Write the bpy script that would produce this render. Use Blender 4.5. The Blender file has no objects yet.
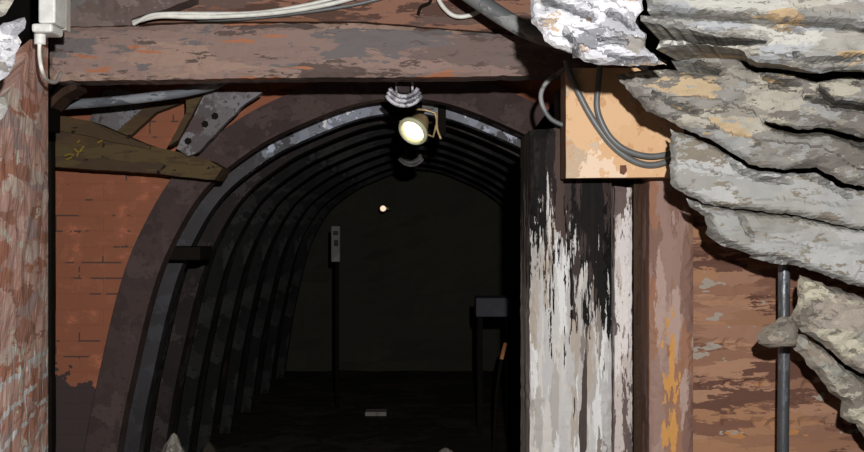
import bpy, bmesh, math, random
from mathutils import Vector, noise
from mathutils.geometry import delaunay_2d_cdt
random.seed(7)
S = bpy.context.scene
COL = S.collection
F = 1043.0
EYE = 1.6

def P(px, py, d):
    """place measured on the photograph, at d metres into the mine"""
    return Vector(((px - 432) / F * d, d, EYE - (py - 226) / F * d))

# ------------------------------------------------------------------ materials
def lin(c):
    r = []
    for v in c:
        v = v / 255.0
        r.append(v / 12.92 if v <= 0.04045 else ((v + 0.055) / 1.055) ** 2.4)
    return r
def alb(c, k):
    return tuple(min(0.9, v / k) for v in lin(c)) + (1,)

class NT:
    def __init__(self, name, rough=0.8, spec=0.25, metal=0.0):
        self.m = bpy.data.materials.new(name); self.m.use_nodes = True
        self.t = self.m.node_tree; self.b = self.t.nodes['Principled BSDF']
        self.b.inputs['Roughness'].default_value = rough
        self.b.inputs['Specular IOR Level'].default_value = spec
        self.b.inputs['Metallic'].default_value = metal
        self.tc = self.t.nodes.new('ShaderNodeTexCoord')
    def n(self, kind): return self.t.nodes.new(kind)
    def l(self, a, b): self.t.links.new(a, b)
    def noise(self, scale, stretch=(1, 1, 1), detail=4, seed=0.0, rough=0.6, rot=(0, 0, 0), dist=0.0):
        mp = self.n('ShaderNodeMapping'); mp.inputs['Scale'].default_value = stretch
        mp.inputs['Location'].default_value = (seed * 3.7, seed * 1.9, seed * 2.3)
        mp.inputs['Rotation'].default_value = rot
        self.l(self.tc.outputs['Object'], mp.inputs['Vector'])
        nz = self.n('ShaderNodeTexNoise'); nz.inputs['Scale'].default_value = scale
        nz.inputs['Detail'].default_value = detail; nz.inputs['Roughness'].default_value = rough
        nz.inputs['Distortion'].default_value = dist
        self.l(mp.outputs['Vector'], nz.inputs['Vector'])
        return nz.outputs['Fac']
    def cells(self, scale, stretch, seed, rot=(0, 0, 0), amt=1.1):
        mp = self.n('ShaderNodeMapping'); mp.inputs['Scale'].default_value = stretch
        mp.inputs['Location'].default_value = (seed * 2.7, seed * 1.3, seed * 3.1)
        mp.inputs['Rotation'].default_value = rot
        self.l(self.tc.outputs['Object'], mp.inputs['Vector'])
        nz = self.n('ShaderNodeTexNoise'); nz.inputs['Scale'].default_value = scale * 1.3; nz.inputs['Detail'].default_value = 5
        nz.inputs['Roughness'].default_value = .68
        self.l(mp.outputs['Vector'], nz.inputs['Vector'])
        va = self.n('ShaderNodeVectorMath'); va.operation = 'MULTIPLY_ADD'
        self.l(nz.outputs['Color'], va.inputs[0]); va.inputs[1].default_value = (amt * 2 / scale,) * 3; self.l(mp.outputs['Vector'], va.inputs[2])
        vo = self.n('ShaderNodeTexVoronoi'); vo.inputs['Scale'].default_value = scale; self.l(va.outputs[0], vo.inputs['Vector'])
        sp = self.n('ShaderNodeSeparateColor'); self.l(vo.outputs['Color'], sp.inputs[0]); return sp.outputs[0]
    def ramp(self, fac, stops, const=True):
        r = self.n('ShaderNodeValToRGB'); cr = r.color_ramp
        cr.interpolation = 'CONSTANT' if const else 'LINEAR'
        while len(cr.elements) < len(stops): cr.elements.new(0.5)
        for e, (p, c) in zip(cr.elements, stops): e.position = p; e.color = c
        self.l(fac, r.inputs['Fac']); return r.outputs['Color']
    def math(self, op, a, b=None, clamp=False):
        m = self.n('ShaderNodeMath'); m.operation = op; m.use_clamp = clamp
        for i, v in enumerate((a, b)):
            if v is None: continue
            if isinstance(v, (int, float)): m.inputs[i].default_value = v
            else: self.l(v, m.inputs[i])
        return m.outputs[0]
    def mix(self, fac, a, b):
        m = self.n('ShaderNodeMix'); m.data_type = 'RGBA'
        ins = [i for i in m.inputs if i.type == 'RGBA']
        if isinstance(fac, (int, float)): m.inputs[0].default_value = fac
        else: self.l(fac, m.inputs[0])
        for i, v in zip(ins, (a, b)):
            if isinstance(v, tuple): i.default_value = v
            else: self.l(v, i)
        return [o for o in m.outputs if o.type == 'RGBA'][0]
    def xyz(self):
        s = self.n('ShaderNodeSeparateXYZ'); self.l(self.tc.outputs['Object'], s.inputs[0]); return s.outputs
    def bump(self, fac, strength=0.3, dist=0.01):
        b = self.n('ShaderNodeBump'); b.inputs['Strength'].default_value = strength
        b.inputs['Distance'].default_value = dist
        self.l(fac, b.inputs['Height']); self.l(b.outputs['Normal'], self.b.inputs['Normal'])
    def out(self, c):
        if isinstance(c, tuple): self.b.inputs['Base Color'].default_value = c
        else: self.l(c, self.b.inputs['Base Color'])
        return self.m

def spread(cols, lo=0.36, hi=0.64):
    n = len(cols)
    return [(0.0 if i == 0 else lo + (hi - lo) * i / (n - 1) - (hi - lo) / (2 * (n - 1)), c) for i, c in enumerate(cols)]

def patchy(name, cols, k, scale=8, stretch=(1, 1, 1), seed=0, rough=0.8, spec=0.2, metal=0.0, detail=4, rot=(0, 0, 0), bump=0.25, lo=.36, hi=.64, dist=0.0, extra=None, cells=0.8):
    t = NT(name, rough, spec, metal)
    if cells:
        f = t.cells(scale * cells, stretch, seed, rot)
        n_ = len(cols)
        c = t.ramp(f, [(i / n_, alb(x, k)) for i, x in enumerate(cols)])
        e = t.noise(scale * 2.2, stretch, 5, seed + 3, .7, rot)      # ragged darker and paler flecks over the blotches
        c = t.mix(t.math('GREATER_THAN', e, .60), c, alb(cols[0], k))
        c = t.mix(t.math('LESS_THAN', e, .385), c, alb(cols[len(cols) // 2], k))
    else:
        f = t.noise(scale, stretch, detail, seed, rot=rot, dist=dist)
        c = t.ramp(f, spread([alb(x, k) for x in cols], lo, hi))
    if extra:   # sparse spots of another colour
        for (ec, th, sc, st, sd) in extra:
            g = t.noise(sc, st, 3, sd)
            c = t.mix(t.math('GREATER_THAN', g, th), c, alb(ec, k))
    if bump: t.bump(t.noise(scale * 3, stretch, 4, seed + 1), bump, 0.01)
    return t.out(c)

def plain(name, c, k, rough=0.5, spec=0.4, metal=0.0):
    t = NT(name, rough, spec, metal)
    f = t.noise(30, (1, 1, 1), 3, 0)
    a = alb(c, k)
    return t.out(t.ramp(f, [(0.4, tuple(v * .85 for v in a[:3]) + (1,)), (0.6, a)], False))

KR = 1.42    # how strongly the flash lights things at the rock, at the beam, at the arches
KB = 0.80
KA = 0.48
# ------------------------------------------------------------------ builders
def link(name, me, mat=None, parent=None, smooth=False):
    o = bpy.data.objects.new(name, me); COL.objects.link(o)
    if mat: me.materials.append(mat)
    if parent: o.parent = parent
    if smooth:
        for p in me.polygons: p.use_smooth = True
    return o
def fin(name, bm, mat, parent=None, smooth=False):
    bmesh.ops.recalc_face_normals(bm, faces=bm.faces)
    me = bpy.data.meshes.new(name); bm.to_mesh(me); bm.free()
    o = link(name, me, mat, parent, smooth)
    if parent is not None:      # vertices are in world space: cancel the parent's place
        o.matrix_parent_inverse = parent_mat(parent).inverted()
    return o
def parent_mat(p):
    from mathutils import Matrix
    m = Matrix.Translation(p.location)
    return parent_mat(p.parent) @ p.matrix_parent_inverse @ m if p.parent else m
def tag(o, label, cat, group=None, kind=None):
    if label: o['label'] = label
    if cat: o['category'] = cat
    if group: o['group'] = group
    if kind: o['kind'] = kind
    return o
def empty(name, loc, label, cat, group=None):
    o = bpy.data.objects.new(name, None); COL.objects.link(o); o.location = loc
    o.empty_display_size = 0.1
    return tag(o, label, cat, group)
def struct(o): o['kind'] = 'structure'; return o

def inside(p, poly):
    x, y = p; c = False; j = len(poly) - 1
    for i in range(len(poly)):
        xi, yi = poly[i]; xj, yj = poly[j]
        if (yi > y) != (yj > y) and x < (xj - xi) * (y - yi) / (yj - yi) + xi: c = not c
        j = i
    return c
def edist(p, poly):
    best = 1e9; px, py = p
    for i in range(len(poly)):
        ax, ay = poly[i - 1]; bx, by = poly[i]
        dx, dy = bx - ax, by - ay; L = dx * dx + dy * dy
        t = 0 if L == 0 else max(0, min(1, ((px - ax) * dx + (py - ay) * dy) / L))
        d = math.hypot(px - ax - t * dx, py - ay - t * dy)
        if d < best: best = d
    return best
def jag(poly, step, amp, seed):
    out = []
    n = len(poly)
    for i in range(n):
        ax, ay = poly[i]; bx, by = poly[(i + 1) % n]
        L = math.hypot(bx - ax, by - ay); m = max(1, int(L / step))
        for k in range(m):
            t = k / m; x = ax + (bx - ax) * t; y = ay + (by - ay) * t
            v = noise.noise_vector(Vector((x * .11 + seed, y * .11, seed * 1.7)))
            w = noise.noise_vector(Vector((x * .3 + seed, y * .3, seed * 2.7)))
            out.append((x + amp * (v.x + .5 * w.x), y + amp * (v.y + .5 * w.y)))
    return out

def relief(bm, poly, d0, d1, step=5, jit=1.0, disp=None, bulge=0.0, width=12.0, shrink=1.0, anchor=None, seed=0.0, rings=2, erode=0.0, cracks=(), shrinkz=None):
    """solid with a worked front face: outline measured at distance d0, thickness d1-d0 straight into the mine"""
    b = jag(poly, step, jit, seed)
    if erode:
        A2 = sum(b[i - 1][0] * b[i][1] - b[i][0] * b[i - 1][1] for i in range(len(b))); sg = 1 if A2 > 0 else -1
        nb = []
        for i in range(len(b)):
            ax, ay = b[i - 2]; cx, cy = b[(i + 2) % len(b)]
            L = math.hypot(cx - ax, cy - ay) or 1
            nb.append((b[i][0] - sg * (cy - ay) / L * erode, b[i][1] + sg * (cx - ax) / L * erode))
        b = nb
    xs = [p[0] for p in b]; ys = [p[1] for p in b]
    pts = []
    y = min(ys) + step * .5; r = 0
    while y < max(ys):
        x = min(xs) + step * (.5 if r % 2 else .9)
        while x < max(xs):
            q = (x + random.uniform(-.25, .25) * step, y + random.uniform(-.25, .25) * step)
            if inside(q, b) and edist(q, b) > step * .45: pts.append(q)
            x += step
        y += step * .87; r += 1
    n = len(b)
    vs = [Vector(p) for p in b] + [Vector(p) for p in pts]
    ov, oe, of, *_ = delaunay_2d_cdt(vs, [(i, (i + 1) % n) for i in range(n)], [], 1, 1e-4)
    ring = []
    V = []
    orig = [tuple(v) for v in ov]
    for p in orig:
        e = edist(p, b)
        w = P(p[0], p[1], d0)
        off = 0.0
        if bulge:
            t = min(1.0, e / width); off += bulge * (1 - math.sqrt(max(0, 1 - (1 - t) ** 2)))
        if disp: off += disp(w.x, w.z) * min(1.0, .25 + e / (step * 1.5))
        for pl, dep in cracks:
            dd = min(edist(p, [pl[i], pl[i + 1]]) for i in range(len(pl) - 1))
            off += dep * math.exp(-(dd / 1.9) ** 2)
        w.y += off
        V.append(bm.verts.new(w))
    for f in of:
        c = (sum(orig[i][0] for i in f) / len(f), sum(orig[i][1] for i in f) / len(f))
        if inside(c, b):
            try: bm.faces.new([V[i] for i in f])
            except ValueError: pass
    # boundary order: nearest output vertices to input ring
    key = {}
    for i, p in enumerate(orig): key.setdefault((round(p[0], 2), round(p[1], 2)), i)
    idx = []
    for p in b:
        k = (round(p[0], 2), round(p[1], 2))
        if k in key and (not idx or idx[-1] != key[k]): idx.append(key[k])
    prev = [V[i] for i in idx]
    A = P(anchor[0], anchor[1], d0) if anchor else P(sum(xs) / n, sum(ys) / n, d0)
    for r in range(1, rings + 1):
        t = r / rings; s = 1 + (shrink - 1) * t
        cur = []
        for i in idx:
            w = P(orig[i][0], orig[i][1], d0)
            q = Vector((A.x + (w.x - A.x) * s, 0, A.z + (w.z - A.z) * (s if shrinkz is None else 1 + (shrinkz - 1) * t)))
            q.y = V[i].co.y + (d1 - V[i].co.y) * t
            cur.append(bm.verts.new(q))
        m = len(cur)
        for j in range(m):
            try: bm.faces.new([prev[j], prev[(j + 1) % m], cur[(j + 1) % m], cur[j]])
            except ValueError: pass
        prev = cur
    try:
        bf = bm.faces.new(prev)
        bmesh.ops.triangulate(bm, faces=[bf])
    except ValueError: pass

def solid(name, poly, d0, d1, mat, parent=None, smooth=False, **kw):
    bm = bmesh.new(); relief(bm, poly, d0, d1, **kw)
    return fin(name, bm, mat, parent, smooth)

def catmull(pts, sub=8):
    pts = [Vector(p) for p in pts]; out = []
    for i in range(len(pts) - 1):
        p0 = pts[max(0, i - 1)]; p1 = pts[i]; p2 = pts[i + 1]; p3 = pts[min(len(pts) - 1, i + 2)]
        for k in range(sub):
            t = k / sub
            out.append(.5 * ((2 * p1) + (p2 - p0) * t + (2 * p0 - 5 * p1 + 4 * p2 - p3) * t * t + (3 * p1 - p0 - 3 * p2 + p3) * t ** 3))
    out.append(pts[-1]); return out
def tube_bm(bm, pts, r, seg=10, sub=8, rfun=None):
    pts = catmull(pts, sub) if sub else [Vector(p) for p in pts]
    rings = []; up = None
    for i, p in enumerate(pts):
        t = (pts[min(i + 1, len(pts) - 1)] - pts[max(i - 1, 0)]).normalized()
        if up is None: up = t.orthogonal().normalized()
        u = (up - t * up.dot(t)).normalized(); up = u; v = t.cross(u)
        rr = rfun(i / (len(pts) - 1)) if rfun else r
        rings.append([bm.verts.new(p + (u * math.cos(a) + v * math.sin(a)) * rr) for a in [2 * math.pi * k / seg for k in range(seg)]])
    for a, b in zip(rings, rings[1:]):
        for k in range(seg): bm.faces.new([a[k], a[(k + 1) % seg], b[(k + 1) % seg], b[k]])
    bm.faces.new(rings[0]); bm.faces.new(rings[-1])
def tube(name, pts, r, mat, parent=None, **kw):
    bm = bmesh.new(); tube_bm(bm, pts, r, **kw); return fin(name, bm, mat, parent, True)
def box_bm(bm, x0, x1, y0, y1, z0, z1, bev=0.0):
    vs = [bm.verts.new((x, y, z)) for x in (x0, x1) for y in (y0, y1) for z in (z0, z1)]
    fs = [bm.faces.new([vs[i] for i in q]) for q in ((0, 1, 3, 2), (4, 6, 7, 5), (0, 4, 5, 1), (2, 3, 7, 6), (0, 2, 6, 4), (1, 5, 7, 3))]
    if bev:
        es = list({e for f in fs for e in f.edges})
        bmesh.ops.bevel(bm, geom=es, offset=bev, segments=2, profile=.5, affect='EDGES')
def boxpx(bm, x0, y0, x1, y1, d0, d1, bev=0.0):
    a = P(x0, y1, d0); b = P(x1, y0, d0); box_bm(bm, a.x, b.x, d0, d1, a.z, b.z, bev)

def nz(x, z, s, seed=0.0): return noise.noise(Vector((x * s, z * s, seed)))
def timber(ampx=.004, along='x', seed=0):
    def f(x, z):
        if along == 'x': return ampx * (noise.noise(Vector((x * 3, z * 40, seed))) + .6 * noise.noise(Vector((x * 12, z * 90, seed))))
        return ampx * (noise.noise(Vector((x * 40, z * 3, seed))) + .6 * noise.noise(Vector((x * 90, z * 12, seed))))
    return f
def strata(amp=.03, seed=0, tilt=.18, per=.05):
    def f(x, z):
        v = z + tilt * x + .03 * nz(x, z, 4, seed)
        q = v / per + .8 * nz(x * .5, z, 9, seed + 4)
        fr = q - math.floor(q)
        st = noise.noise(Vector((math.floor(q) * 3.1, x * 2.2, seed)))       # every bed stands a little out or back
        big = noise.noise(Vector((x * 4, z * 7, seed + 9)))
        fine = noise.noise(Vector((x * 22, z * 34, seed + 5))) - .5 * abs(noise.noise(Vector((x * 9, (z + tilt * x) * 26, seed + 7))))
        return amp * (.7 * st + .8 * big + .4 * fine + .35 * (1 - fr))
    return f

# ------------------------------------------------------------------ palette
M_nose = patchy('pale_rock', [(150,150,155), (205,205,212), (236,236,242), (196,196,204), (245,245,248), (165,158,152), (226,226,234), (188,188,194), (205,182,160)], KR, 13, (.8, 1, 1.5), 1, bump=.5, rot=(0, .3, 0), cells=1.3)
M_r1 = patchy('banded_rock', [(150,146,140), (176,170,162), (206,202,190), (190,192,196), (214,212,205), (160,156,150), (196,194,188), (184,180,172), (170,168,164), (214,186,148)], KR, 11, (.55, 1, 2.0), 2, bump=.5, rot=(0, .15, 0), cells=1.3)
M_r2 = patchy('grey_rock', [(118,112,106), (142,136,130), (160,156,150), (140,134,128), (196,190,176), (172,172,170), (150,145,138), (134,128,122), (164,158,148), (204,198,182), (208,184,150)], KR, 9, (.6, 1, 1.6), 3, bump=.5, rot=(0, .3, 0), cells=1.3)
M_r3 = patchy('slate_grey_rock', [(132,124,112), (152,150,146), (168,168,167), (160,160,158), (178,178,177), (146,142,134), (166,164,160)], KR * .72, 9, (.6, 1, 1.5), 5, bump=.4, rot=(0, .2, 0), cells=1.2)
M_r5 = patchy('tan_grey_rock', [(120,114,106), (150,140,128), (168,162,148), (148,146,138), (184,178,160), (160,150,140)], KR * .66, 12, (.7, 1, 1.3), 6, bump=.5, rot=(0, -.3, 0), cells=1.2)
M_core = patchy('dark_crevice_rock', [(34,32,30), (44,42,38)], KR, 10, seed=3)  # core colour darkened so gaps between the beds look shaded
M_flat_black = plain('sooty_rock', (18,16,14), KB, .95, .05)
M_beam = patchy('weathered_timber', [(92,78,74), (112,96,92), (134,113,106), (106,100,100), (150,126,114), (130,110,104), (140,118,110)], KB, 9, (.35, 1, 1.5), 2, bump=.4, dist=.4, extra=[((160,108,82), .67, 5, (.5, 1, 3), 8)])
M_beam_grey = patchy('grey_timber', [(94,80,76), (110,96,92), (104,100,98), (118,104,100), (98,84,80)], KB, 8, (.8, 1, .9), 4, bump=.4, dist=.3)
M_beam_red = patchy('reddish_timber', [(84,62,54), (108,80,68), (132,96,80), (96,78,72), (120,84,66)], KB * .95, 8, (.3, 1, 2), 7, bump=.4)
M_white = plain('white_plastic', (240,238,230), KB * 1.15, .4)
M_whitecable = plain('white_cable', (232,228,218), KB * 1.05, .45)
M_cable = plain('grey_cable', (104,106,106), KB * 1.1, .4, .5)
M_pipe = patchy('steel_pipe', [(70,72,76), (110,114,120), (84,86,90)], KB * 1.2, 14, (1, 1, .3), 2, rough=.35, spec=.6, metal=.35)
M_conduit = patchy('worn_conduit', [(110,112,112), (140,142,142), (96,98,100)], KB * 1.15, 12, (.5, 1, 1), 2, rough=.45, spec=.5)
M_hose = patchy('grey_hose', [(100,104,110), (130,134,140), (80,84,90)], KB * .85, 14, (.4, 1, 2), 3, rough=.3, spec=.6)
M_ply = patchy('plywood', [(206,160,118), (222,180,138), (232,200,166), (226,186,146), (238,212,186), (200,176,150)], KB * 1.22, 7, (1, 1, .8), 4, bump=.1, rough=.7, extra=[((208,188,168), .66, 8, (1, 1, 1), 9)])
M_plyedge = plain('plywood_edge', (120,92,70), KB, .8)
M_ply_dark = plain('rust_spot', (110,70,54), KB * 1.2, .8)
M_olive = patchy('olive_steel', [(60,48,34), (70,58,38), (66,52,36), (58,46,36)], KA * 1.12, 9, (.4, 1, 2), 5, bump=.2, extra=[((24,20,16), .66, 16, (1, 1, 1.3), 4)])
M_plate = patchy('grey_steel_plate', [(72,68,68), (88,84,86), (66,56,56), (100,98,102)], KA * 1.1, 14, (1, 1, 1), 6, bump=.2)
M_chalk = plain('yellow_chalk', (112,92,30), KA * 1.12, .9)
M_black = plain('blackened_timber', (26,22,18), KB, .9, .1)
M_arch1 = patchy('brown_arch_steel', [(48,39,38), (56,45,44), (52,42,41), (56,45,44), (62,51,49)], KA, 14, (1, 1, 1), 2, bump=.3)
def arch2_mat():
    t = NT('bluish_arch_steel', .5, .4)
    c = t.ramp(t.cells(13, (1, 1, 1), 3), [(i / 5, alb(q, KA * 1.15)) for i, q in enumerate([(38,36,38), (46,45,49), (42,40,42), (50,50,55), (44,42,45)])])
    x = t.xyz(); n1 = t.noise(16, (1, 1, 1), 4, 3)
    highlit = t.math('GREATER_THAN', t.math('ADD', t.math('MULTIPLY', t.math('SUBTRACT', x[2], 1.95), 1.3), n1), .56)  # highlight painted into the colour at the crown, legs kept dark like shade
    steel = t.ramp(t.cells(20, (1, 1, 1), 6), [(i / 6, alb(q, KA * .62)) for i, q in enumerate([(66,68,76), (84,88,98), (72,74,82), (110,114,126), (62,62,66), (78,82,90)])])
    c = t.mix(highlit, c, steel)
    sp = t.math('MULTIPLY', t.math('GREATER_THAN', t.noise(13, (1, 1, 1), 3, 5), .63), highlit)
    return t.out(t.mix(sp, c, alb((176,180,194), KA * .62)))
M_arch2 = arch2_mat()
M_arch3 = patchy('dark_arch_steel', [(44,37,37), (52,43,43), (38,34,34), (60,54,54)], KA * 1.4, 12, (1, 1, 1), 4, bump=.3)
M_arch4 = patchy('grey_arch_steel', [(36,35,35), (50,48,48), (30,29,29), (56,56,56)], KA * 2.3, 12, (1, 1, 1), 6, bump=.3)
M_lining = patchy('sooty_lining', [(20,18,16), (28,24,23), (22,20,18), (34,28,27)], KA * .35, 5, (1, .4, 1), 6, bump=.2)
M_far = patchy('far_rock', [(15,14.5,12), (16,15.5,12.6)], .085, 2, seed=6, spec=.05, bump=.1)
M_floor = patchy('dark_dirt', [(22,20,17), (30,27,24), (20,18,16)], .16, 4, seed=3, bump=.4, spec=.1)
M_stone = patchy('pale_stone', [(84,80,74), (120,116,108), (104,100,94)], .33, 12, seed=2, bump=.4)
M_dim = patchy('dusty_metal', [(52,50,48), (62,60,58)], .14, 8, seed=4, bump=.1)
M_darkbrown = patchy('dark_brown_timber', [(50,36,28), (62,46,36), (56,40,30)], KB, 10, (3, 1, .3), 5, bump=.3)
M_strip = patchy('pinkish_whitewashed_timber', [(96,82,80), (160,146,142), (200,194,194), (140,124,120), (182,172,168), (206,200,198), (134,92,74)], KB, 13, (1.6, 1, .3), 7, bump=.4)

def brick_mat():
    t = NT('red_brick', .85, .15)
    x = t.xyz()
    cb = t.n('ShaderNodeCombineXYZ'); t.l(x[0], cb.inputs[0]); t.l(x[2], cb.inputs[1])
    b = t.n('ShaderNodeTexBrick'); t.l(cb.outputs[0], b.inputs['Vector'])
    b.inputs['Scale'].default_value = 1; b.inputs['Brick Width'].default_value = .225
    b.inputs['Row Height'].default_value = .075; b.inputs['Mortar Size'].default_value = .004
    b.inputs['Mortar Smooth'].default_value = .2
    b.inputs['Color1'].default_value = (0, 0, 0, 1); b.inputs['Color2'].default_value = (1, 1, 1, 1); b.inputs['Mortar'].default_value = (.5, .5, .5, 1)
    f = t.noise(9, (1, 1, 1.4), 4, 3)
    c = t.ramp(f, spread([alb(q, KA * 1.03) for q in [(112,70,53), (116,72,54), (116,72,54), (116,72,54), (122,76,57), (138,84,64)]], .3, .68))
    j = t.ramp(t.noise(7, (1, 1, 1), 3, 9), [(0, (0, 0, 0, 1)), (.57, (1, 1, 1, 1))])
    gap = t.math('MULTIPLY', b.outputs['Fac'], j)
    c = t.mix(gap, c, alb((66,52,48), KA))
    # soot and mud climbing the foot of the wall, ragged upper edge
    g = t.math('ADD', x[2], t.math('MULTIPLY', t.noise(6, (1, 1, 1), 4, 5), .5))
    g = t.math('ADD', g, t.math('MULTIPLY', x[0], .35))
    c = t.mix(t.math('LESS_THAN', g, .53), c, alb((54,45,44), KA))
    h = t.math('SUBTRACT', 1.0, b.outputs['Fac'])
    t.bump(h, .5, .01)
    return t.out(c)
M_brick = brick_mat()

def left_wall_mat():
    t = NT('mortared_red_brick', .85, .15)
    uv = t.n('ShaderNodeUVMap')
    mp = t.n('ShaderNodeMapping'); t.l(uv.outputs[0], mp.inputs['Vector'])
    wn = t.n('ShaderNodeTexNoise'); wn.inputs['Scale'].default_value = 9; t.l(uv.outputs[0], wn.inputs['Vector'])
    va = t.n('ShaderNodeVectorMath'); va.operation = 'MULTIPLY_ADD'
    t.l(wn.outputs['Color'], va.inputs[0]); va.inputs[1].default_value = (.05, .05, 0); t.l(mp.outputs[0], va.inputs[2])
    b = t.n('ShaderNodeTexBrick'); t.l(va.outputs[0], b.inputs['Vector'])
    b.inputs['Scale'].default_value = 1; b.inputs['Brick Width'].default_value = .2
    b.inputs['Row Height'].default_value = .085; b.inputs['Mortar Size'].default_value = .008; b.inputs['Mortar Smooth'].default_value = .1
    f = t.cells(22, (.4, .16, .9), 2)
    c = t.ramp(f, [(i / 7, alb(q, KB * .38)) for i, q in enumerate([(116,84,72), (134,104,93), (146,118,108), (122,104,100), (152,128,119), (124,86,71), (138,110,102)])])
    x = t.xyz()
    low = t.math('LESS_THAN', t.math('ADD', x[2], t.math('MULTIPLY', t.noise(8, (1, 1, 1), 3, 4), .4)), 1.42)
    j = t.math('GREATER_THAN', t.noise(12, (1, 1, 1), 3, 6), .42)
    c = t.mix(t.math('MULTIPLY', t.math('MULTIPLY', b.outputs['Fac'], low), j), c, alb((180,158,148), KB * .42))
    g = t.noise(16, (.6, .3, .8), 3, 12)
    c = t.mix(t.math('GREATER_THAN', g, .66), c, alb((168,142,130), KB * .4))
    t.bump(t.noise(30, (1, 1, .6), 4, 1), .25, .01)
    return t.out(c)
M_left = left_wall_mat()

def whitewash_mat():
    t = NT('flaking_whitewash', .75, .2)
    x = t.xyz()
    st = t.noise(60, (1, 1, .08), 5, 3, .65); st2 = t.noise(16, (1.6, 1, .12), 4, 8)
    white = t.ramp(t.cells(34, (1, 1, .12), 4), [(i / 8, alb(q, KB)) for i, q in enumerate([(126,118,112), (164,160,156), (184,182,180), (172,168,166), (206,206,206), (178,176,176), (192,188,184), (164,154,144)])])
    dark = t.ramp(t.cells(26, (1, 1, .10), 9), [(i / 7, alb(q, KB)) for i, q in enumerate([(16,15,13), (22,19,17), (17,16,14), (34,29,28), (17,16,14), (58,48,46), (18,16,15)])])
    f = t.math('ADD', t.math('MULTIPLY', t.math('SUBTRACT', x[2], 1.40), 1.1), .5)
    f = t.math('ADD', f, t.math('MULTIPLY', t.math('SUBTRACT', st, .5), 1.9))
    f = t.math('ADD', f, t.math('MULTIPLY', t.math('SUBTRACT', st2, .5), 1.5))
    f = t.math('ADD', f, t.math('MULTIPLY', t.math('SUBTRACT', x[0], .5), 1.0))
    c = t.mix(t.math('GREATER_THAN', f, .5), white, dark)
    # brown bare strip down the upper left of the post
    bs = t.math('ABSOLUTE', t.math('SUBTRACT', x[0], P(560, 0, 3.8).x))
    bs = t.math('ADD', bs, t.math('MULTIPLY', t.math('SUBTRACT', st, .5), .06))
    c = t.mix(t.math('MULTIPLY', t.math('LESS_THAN', bs, .016), t.math('GREATER_THAN', t.math('ADD', x[2], st2), 1.95)), c, alb((74,60,56), KB))
    s3 = t.noise(14, (1.5, 1, .12), 3, 15)
    c = t.mix(t.math('GREATER_THAN', s3, .645), c, alb((70,60,56), KB))
    t.bump(st, .4, .01)
    return t.out(c)
M_wash = whitewash_mat()

def redpost_mat(x0):
    t = NT('streaked_red_timber', .8, .2)
    x = t.xyz()
    f = t.noise(18, (1, 1, .22), 4, 5)
    c = t.ramp(t.cells(24, (1, 1, .2), 5), [(i / 6, alb(q, KB * 1.0)) for i, q in enumerate([(122,94,84), (140,114,105), (150,126,117), (136,106,90), (162,138,129), (140,102,82)])])
    d = t.math('ABSOLUTE', t.math('SUBTRACT', x[0], x0))
    d = t.math('ADD', d, t.math('MULTIPLY', t.math('SUBTRACT', t.noise(24, (1, 1, .3), 4, 2), .5), .12))
    hz = t.math('ADD', x[2], t.math('MULTIPLY', t.math('SUBTRACT', t.noise(9, (2, 1, .4), 3, 7), .5), 1.0))
    m = t.math('MULTIPLY', t.math('LESS_THAN', d, .02), t.math('LESS_THAN', hz, 1.22))
    m = t.math('MULTIPLY', m, t.math('GREATER_THAN', t.noise(60, (1, 1, .2), 4, 11), .47))
    c = t.mix(m, c, alb((186,136,78), KB * 1.0))
    t.bump(f, .3, .01)
    return t.out(c)

def plankwall_mat():
    t = NT('brown_plank_boards', .8, .2)
    f = t.noise(11, (.45, 1, 2.6), 4, 5, dist=.3)
    c = t.ramp(t.cells(8, (.5, 1, 2.6), 5), [(i / 7, alb(q, KB * .95)) for i, q in enumerate([(92,64,54), (110,78,64), (138,104,86), (128,94,76), (150,114,92), (134,98,76), (146,108,82)])])
    g = t.noise(6, (.5, 1, 1.6), 3, 14)
    c = t.mix(t.math('GREATER_THAN', g, .65), c, alb((160,112,70), KB * .95))
    g2 = t.noise(10, (.8, 1, 1.6), 3, 21)
    c = t.mix(t.math('GREATER_THAN', g2, .65), c, alb((142,132,122), KB * .95))
    t.bump(f, .3, .01)
    return t.out(c)
M_planks = plankwall_mat()

def emit(name, c, s):
    m = bpy.data.materials.new(name); m.use_nodes = True; b = m.node_tree.nodes['Principled BSDF']
    b.inputs['Base Color'].default_value = (1, .9, .75, 1)
    b.inputs['Emission Color'].default_value = c; b.inputs['Emission Strength'].default_value = s
    return m
M_bulb = emit('glowing_lamp_glass', (1, .86, .66, 1), 1.5)
M_bulb_far = emit('glowing_far_lamp', (1, .74, .52, 1), 1.0)
M_brass = plain('warm_lamp_metal', (190,160,120), KA * 1.1, .4, .5, .3)
M_rim = plain('cream_lamp_rim', (224,198,162), KA * 1.25, .4, .4)
M_clamp = patchy('galvanised_steel', [(110,110,116), (160,160,168), (196,196,204)], KA * 1.6, 30, (1, 1, 1), 3, rough=.35, spec=.6)
M_clamp_dim = patchy('dull_galvanised_steel', [(60,58,58), (78,76,76)], KA * .55, 30, (1, 1, 1), 3, rough=.5)

# ------------------------------------------------------------------ the room
CX = -.141
IN = [(-1.42, -1.6), (-1.334, -1.005), (-1.272, -.70), (-1.19, -.348), (-1.10, -.10), (-.935, .175), (-.70, .37), (-.479, .485), (-.22, .583), (0, .615)]
def arch_path(off=0.0, dz=0.0):
    half = catmull([(x, 0, z) for x, z in IN], 6)
    full = half + [Vector((-p.x, 0, p.z)) for p in reversed(half[:-1])]
    out = []
    for i, p in enumerate(full):
        t = (full[min(i + 1, len(full) - 1)] - full[max(i - 1, 0)]).normalized()
        nrm = Vector((-t.z, 0, t.x))            # points outwards
        q = p + nrm * off
        if i in (0, len(full) - 1): q.z = -EYE
        out.append(Vector((CX + q.x, 0, EYE + q.z + (dz if 0 < i < len(full) - 1 else 0))))
    return out

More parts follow.
